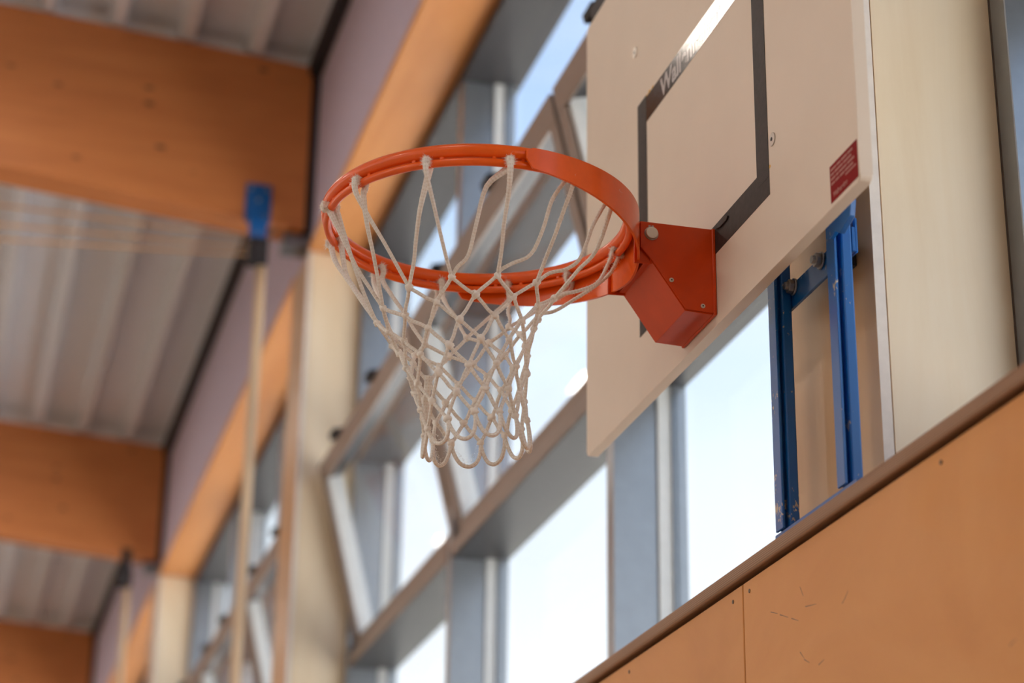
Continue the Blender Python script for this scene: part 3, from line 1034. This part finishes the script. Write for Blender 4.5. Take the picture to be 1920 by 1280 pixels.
# ================================================================== net
NET = {
    1: [(-0.1256, -0.0821, 2.8845), (-0.0698, -0.1200, 2.8925), (-0.0009, -0.1246, 2.9019), (0.0676, -0.0966, 2.9111), (0.1121, -0.0403, 2.9137), (0.1089, 0.0298, 2.9154), (0.0768, 0.0911, 2.9129), (0.0175, 0.1311, 2.9022), (-0.0487, 0.1380, 2.8856), (-0.1049, 0.1069, 2.8757), (-0.1457, 0.0485, 2.8756), (-0.1510, -0.0190, 2.8733)],
    2: [(-0.1227, -0.0473, 2.8530), (-0.0854, -0.0923, 2.8623), (-0.0303, -0.1111, 2.8730), (0.0313, -0.0997, 2.8823), (0.0806, -0.0614, 2.8901), (0.0971, -0.0034, 2.8916), (0.0855, 0.0560, 2.8871), (0.0457, 0.0988, 2.8847), (-0.0131, 0.1229, 2.8638), (-0.0713, 0.1103, 2.8550), (-0.1163, 0.0699, 2.8496), (-0.1347, 0.0121, 2.8487)],
    3: [(-0.0904, -0.0632, 2.8313), (-0.0493, -0.0924, 2.8387), (0.0038, -0.0974, 2.8489), (0.0520, -0.0746, 2.8558), (0.0823, -0.0320, 2.8621), (0.0868, 0.0214, 2.8603), (0.0643, 0.0693, 2.8552), (0.0210, 0.0997, 2.8464), (-0.0320, 0.1041, 2.8376), (-0.0799, 0.0816, 2.8297), (-0.1102, 0.0381, 2.8254), (-0.1158, -0.0144, 2.8261)],
    4: [(-0.0954, -0.0394, 2.7972), (-0.0602, -0.0753, 2.8023), (-0.0153, -0.0907, 2.8130), (0.0306, -0.0803, 2.8210), (0.0653, -0.0474, 2.8256), (0.0816, -0.0026, 2.8284), (0.0718, 0.0445, 2.8251), (0.0386, 0.0795, 2.8206), (-0.0030, 0.0953, 2.8069), (-0.0529, 0.0856, 2.7998), (-0.0888, 0.0536, 2.7939), (-0.1052, 0.0088, 2.7912)],
    5: [(-0.0708, -0.0553, 2.7649), (-0.0309, -0.0806, 2.7728), (0.0109, -0.0820, 2.7799), (0.0470, -0.0607, 2.7860), (0.0741, -0.0252, 2.7914), (0.0767, 0.0190, 2.7913), (0.0565, 0.0571, 2.7904), (0.0214, 0.0829, 2.7783), (-0.0247, 0.0856, 2.7707), (-0.0638, 0.0654, 2.7641), (-0.0880, 0.0285, 2.7600), (-0.0924, -0.0150, 2.7598)],
    6: [(-0.0743, -0.0349, 2.7262), (-0.0449, -0.0668, 2.7334), (-0.0042, -0.0792, 2.7388), (0.0334, -0.0701, 2.7464), (0.0589, -0.0412, 2.7516), (0.0767, -0.0036, 2.7537), (0.0681, 0.0366, 2.7519), (0.0438, 0.0660, 2.7476), (0.0032, 0.0798, 2.7388), (-0.0429, 0.0725, 2.7325), (-0.0692, 0.0439, 2.7271), (-0.0819, 0.0048, 2.7251)],
    7: [(-0.0545, -0.0532, 2.6951), (-0.0192, -0.0761, 2.7016), (0.0188, -0.0766, 2.7056), (0.0488, -0.0560, 2.7094), (0.0760, -0.0247, 2.7152), (0.0782, 0.0155, 2.7159), (0.0612, 0.0504, 2.7148), (0.0292, 0.0728, 2.7075), (-0.0168, 0.0759, 2.7026), (-0.0496, 0.0571, 2.6961), (-0.0716, 0.0235, 2.6923), (-0.0755, -0.0150, 2.6888)],
    8: [(-0.0589, -0.0417, 2.6604), (-0.0293, -0.0706, 2.6605), (0.0066, -0.0816, 2.6655), (0.0419, -0.0704, 2.6692), (0.0715, -0.0396, 2.6667), (0.0862, -0.0038, 2.6745), (0.0784, 0.0349, 2.6755), (0.0503, 0.0646, 2.6723), (0.0116, 0.0762, 2.6678), (-0.0361, 0.0691, 2.6624), (-0.0600, 0.0392, 2.6590), (-0.0772, 0.0038, 2.6516)],
}
LEG = {
    (2, -1): [(-0.0199, -0.2229, 3.0278), (-0.0409, -0.2033, 3.0062), (-0.0468, -0.1706, 2.9595), (-0.0511, -0.1436, 2.9206), (-0.0637, -0.1303, 2.9057)],
    (3, -1): [(0.0788, -0.2078, 3.0196), (0.0622, -0.1946, 3.0032), (0.0550, -0.1723, 2.9642), (0.0424, -0.1514, 2.9307), (0.0175, -0.1382, 2.9183), (0.0034, -0.1301, 2.9103)],
    (4, -1): [(0.1616, -0.1572, 3.0104), (0.1414, -0.1462, 2.9948), (0.1347, -0.1354, 2.9693), (0.1256, -0.1240, 2.9439), (0.1076, -0.1144, 2.9306), (0.0848, -0.1062, 2.9249)],
    (5, -1): [(0.2268, 0.0156, 3.0290), (0.2101, -0.0024, 2.9959), (0.1858, -0.0285, 2.9544), (0.1530, -0.0359, 2.9336), (0.1231, -0.0353, 2.9237)],
    (5, 1): [(0.2374, 0.0204, 3.0325), (0.2243, 0.0192, 2.9976), (0.1924, 0.0199, 2.9661), (0.1623, 0.0222, 2.9430), (0.1324, 0.0247, 2.9211)],
    (1, -1): [(-0.1294, -0.1840, 3.0242), (-0.1281, -0.1532, 2.9821), (-0.1267, -0.1247, 2.9429), (-0.1247, -0.1059, 2.9166)],
    (4, 1): [(0.1789, -0.1510, 3.0032), (0.1585, -0.1140, 2.9730), (0.1385, -0.0827, 2.9480), (0.1243, -0.0594, 2.9291)],
    (10, 1): [(-0.2181, 0.1214, 3.0288), (-0.2052, 0.1105, 2.9999), (-0.1844, 0.0887, 2.9550), (-0.1656, 0.0688, 2.9148)],
    (10, -1): [(-0.2069, 0.1181, 3.0150), (-0.1843, 0.1162, 2.9802), (-0.1574, 0.1135, 2.9412), (-0.1350, 0.1115, 2.9068)],
    (11, 1): [(-0.2405, -0.0094, 3.0227), (-0.2187, -0.0119, 2.9887), (-0.1937, -0.0136, 2.9379), (-0.1663, -0.0170, 2.8959)],
    (11, -1): [(-0.2186, -0.0044, 3.0190), (-0.2006, 0.0130, 2.9751), (-0.1787, 0.0294, 2.9311), (-0.1578, 0.0423, 2.8944)],
}
RC = 0.0029
nr = root('basketball_net', (0, 0, 2.66))
tag(nr, 'frayed white braided cotton basketball net hanging from the orange rim', 'net')


def kn(r, j):
    return Vector(NET[r][j % 12])


knot_bm = bmesh.new()
bmesh.ops.create_icosphere(knot_bm, subdivisions=2, radius=1.0)
for v in knot_bm.verts:
    n = v.co.normalized()
    v.co = n * (1.0 + 0.16 * math.sin(4.2 * n.x + 1) * math.sin(3.7 * n.y) + 0.14 * math.sin(5 * n.z + n.x * 3))
knot_me = bm_mesh(knot_bm, True)
knot_me.materials.append(M_NET)
for r in range(1, 8):
    for j in range(12):
        p = kn(r, j)
        s = 0.0060 * random.uniform(0.88, 1.12)
        put('knot', knot_me, p, nr, rot=(random.uniform(0, 3), random.uniform(0, 3), random.uniform(0, 3)), scale=(s * 1.08, s, s * 0.95))


def wob(a, b, n=3, amp=0.0009):
    out = []
    for i in range(1, n):
        t_ = i / n
        out.append(a.lerp(b, t_) + Vector((random.uniform(-amp, amp), random.uniform(-amp, amp), random.uniform(-amp, amp) - 0.0006)))
    return out


# diagonal cords from the first knot row to the last
for d in (0, 1):
    for j in range(12):
        idx = j
        pts = [kn(1, idx)]
        for r in range(1, 7):
            if d == 0:
                nxt = idx + 1 if r % 2 else idx
            else:
                nxt = idx if r % 2 else idx - 1
            a, b = kn(r, idx), kn(r + 1, nxt)
            pts += wob(a, b)
            pts.append(b)
            idx = nxt
        off = Vector((0, 0, 0.0006 if d else -0.0006))
        tube('cord', [q + off for q in catmull(pts, 3)], RC * random.uniform(0.95, 1.05), M_NET, nr, 9)

# hanging loops at the lower edge
for j in range(12):
    a, b, m = kn(7, j - 1), kn(7, j), kn(8, j)
    m0 = (a + b) / 2
    dn = m - m0
    h_ = (a - b) / 2
    w1, w2 = m0 + dn * 0.42 + h_ * 0.90, m0 + dn * 0.42 - h_ * 0.90
    q1, q2 = m0 + dn * 0.84 + h_ * 0.56, m0 + dn * 0.84 - h_ * 0.56
    tube('end_loop', catmull([a, w1, q1, m, q2, w2, b], 5), RC * 1.08, M_NET, nr, 10)

# hangers: from one first-row knot up, over the net ring and down to the next knot
FUZZ = []
for j in range(12):
    t_ = math.radians(LOOPS[j])
    e = Vector((math.cos(t_), math.sin(t_), 0))
    tg = Vector((-math.sin(t_), math.cos(t_), 0))

    def rp(dr, dz, ds=0.0):
        return e * (RR + dr) + Vector((0, 0, ZN + dz)) + tg * ds
    kr, kl = kn(1, j), kn(1, j - 1)
    og = 0.0072 if -90 < LOOPS[j] < 85 else 0.0102
    outer = [rp(og, -0.004, 0.001), rp(og * 0.83, 0.006)]
    inner = [rp(-0.0085, 0.006), rp(-0.0104, -0.004, -0.001)]
    if (j, 1) in LEG:
        legr = [Vector(p) for p in LEG[(j, 1)]][1:]
    else:
        s_ = rp(og - 0.0007, -0.016, 0.001)
        legr = [s_] + wob(s_, kr, 4, 0.0015)
    if (j, -1) in LEG:
        legl = [Vector(p) for p in LEG[(j, -1)]][1:]
    else:
        s_ = rp(-0.0085, -0.018, -0.002)
        legl = [s_] + wob(s_, kl, 4, 0.0015)
    ctrl = [kl] + legl[::-1] + inner[::-1] + [rp(0, 0.0098)] + outer + legr + [kr]
    path = catmull(ctrl, 4)
    n_top = len(legl) + 1 + len(inner)
    frac = n_top / (len(ctrl) - 1)

    def rad(s, f0=frac):
        return RC * (1.0 + (0.85 if og > 0.009 else 0.15) * math.exp(-((s - f0) / 0.16) ** 2))
    tube('hanger_cord', path, rad, M_NET, nr, 10)
    n = len(path)
    for i in range(n - 1):
        s = i / (n - 1)
        wgt = math.exp(-((s - frac) / 0.20) ** 2)
        seg = path[i + 1] - path[i]
        for _ in range(int(48 * wgt + 4)):
            FUZZ.append((path[i] + seg * random.random(), seg.normalized(), rad(s), 0.0030 + 0.0080 * wgt * random.random()))

# frayed tail inside the net
tail = [(-0.0677, 0.0214, 2.7883), (-0.0672, 0.0310, 2.7649), (-0.0668, 0.0403, 2.7422), (-0.0649, 0.0492, 2.7196), (-0.0607, 0.0543, 2.7046)]
tail = [Vector(p) for p in tail]
tl_path = catmull(tail, 5)
tube('frayed_tail', tl_path, lambda s: 0.0062 - 0.002 * s, M_NET, nr, 10)
for i in range(len(tl_path) - 1):
    seg = tl_path[i + 1] - tl_path[i]
    for _ in range(26 if i > 1 else 90):
        FUZZ.append((tl_path[i] + seg * random.random(), seg.normalized() if i > 1 else (tl_path[1] - tl_path[0]).normalized() * -1, 0.005, 0.005 if i > 1 else 0.008))
for j in (11, 9, 8, 0):
    a, b, m = kn(7, j - 1), kn(7, j), kn(8, j)
    for _ in range(110):
        s = random.random()
        p = a.lerp(m, s) if random.random() < 0.5 else b.lerp(m, s)
        FUZZ.append((p, (m - a).normalized(), RC, 0.0035))

V, F = [], []
for (p, t_, r_, ln) in FUZZ:
    n = t_.orthogonal().normalized()
    n.rotate(Matrix.Rotation(random.uniform(0, 2 * math.pi), 3, t_))
    d = (n + t_ * random.uniform(-0.8, 0.8) + Vector((random.uniform(-.4, .4), random.uniform(-.4, .4), random.uniform(-.4, .4)))).normalized()
    sd = d.cross(t_)
    if sd.length < 1e-4:
        continue
    sd = sd.normalized() * 0.00036
    base = p + n * r_ * 0.9
    tip = base + d * ln * random.uniform(0.4, 1.0)
    mid = base.lerp(tip, 0.6) + Vector((random.uniform(-1, 1), random.uniform(-1, 1), random.uniform(-1, 1))) * 0.0006
    i0 = len(V)
    V += [tuple(base - sd), tuple(base + sd), tuple(mid + sd * 0.7), tuple(mid - sd * 0.7), tuple(tip)]
    F += [(i0, i0 + 1, i0 + 2, i0 + 3), (i0 + 3, i0 + 2, i0 + 4)]
me = bpy.data.meshes.new('fuzz')
me.from_pydata(V, [], F)
fz = link('cotton_fuzz', me, M_FUZZ, nr)
fz['kind'] = 'stuff'
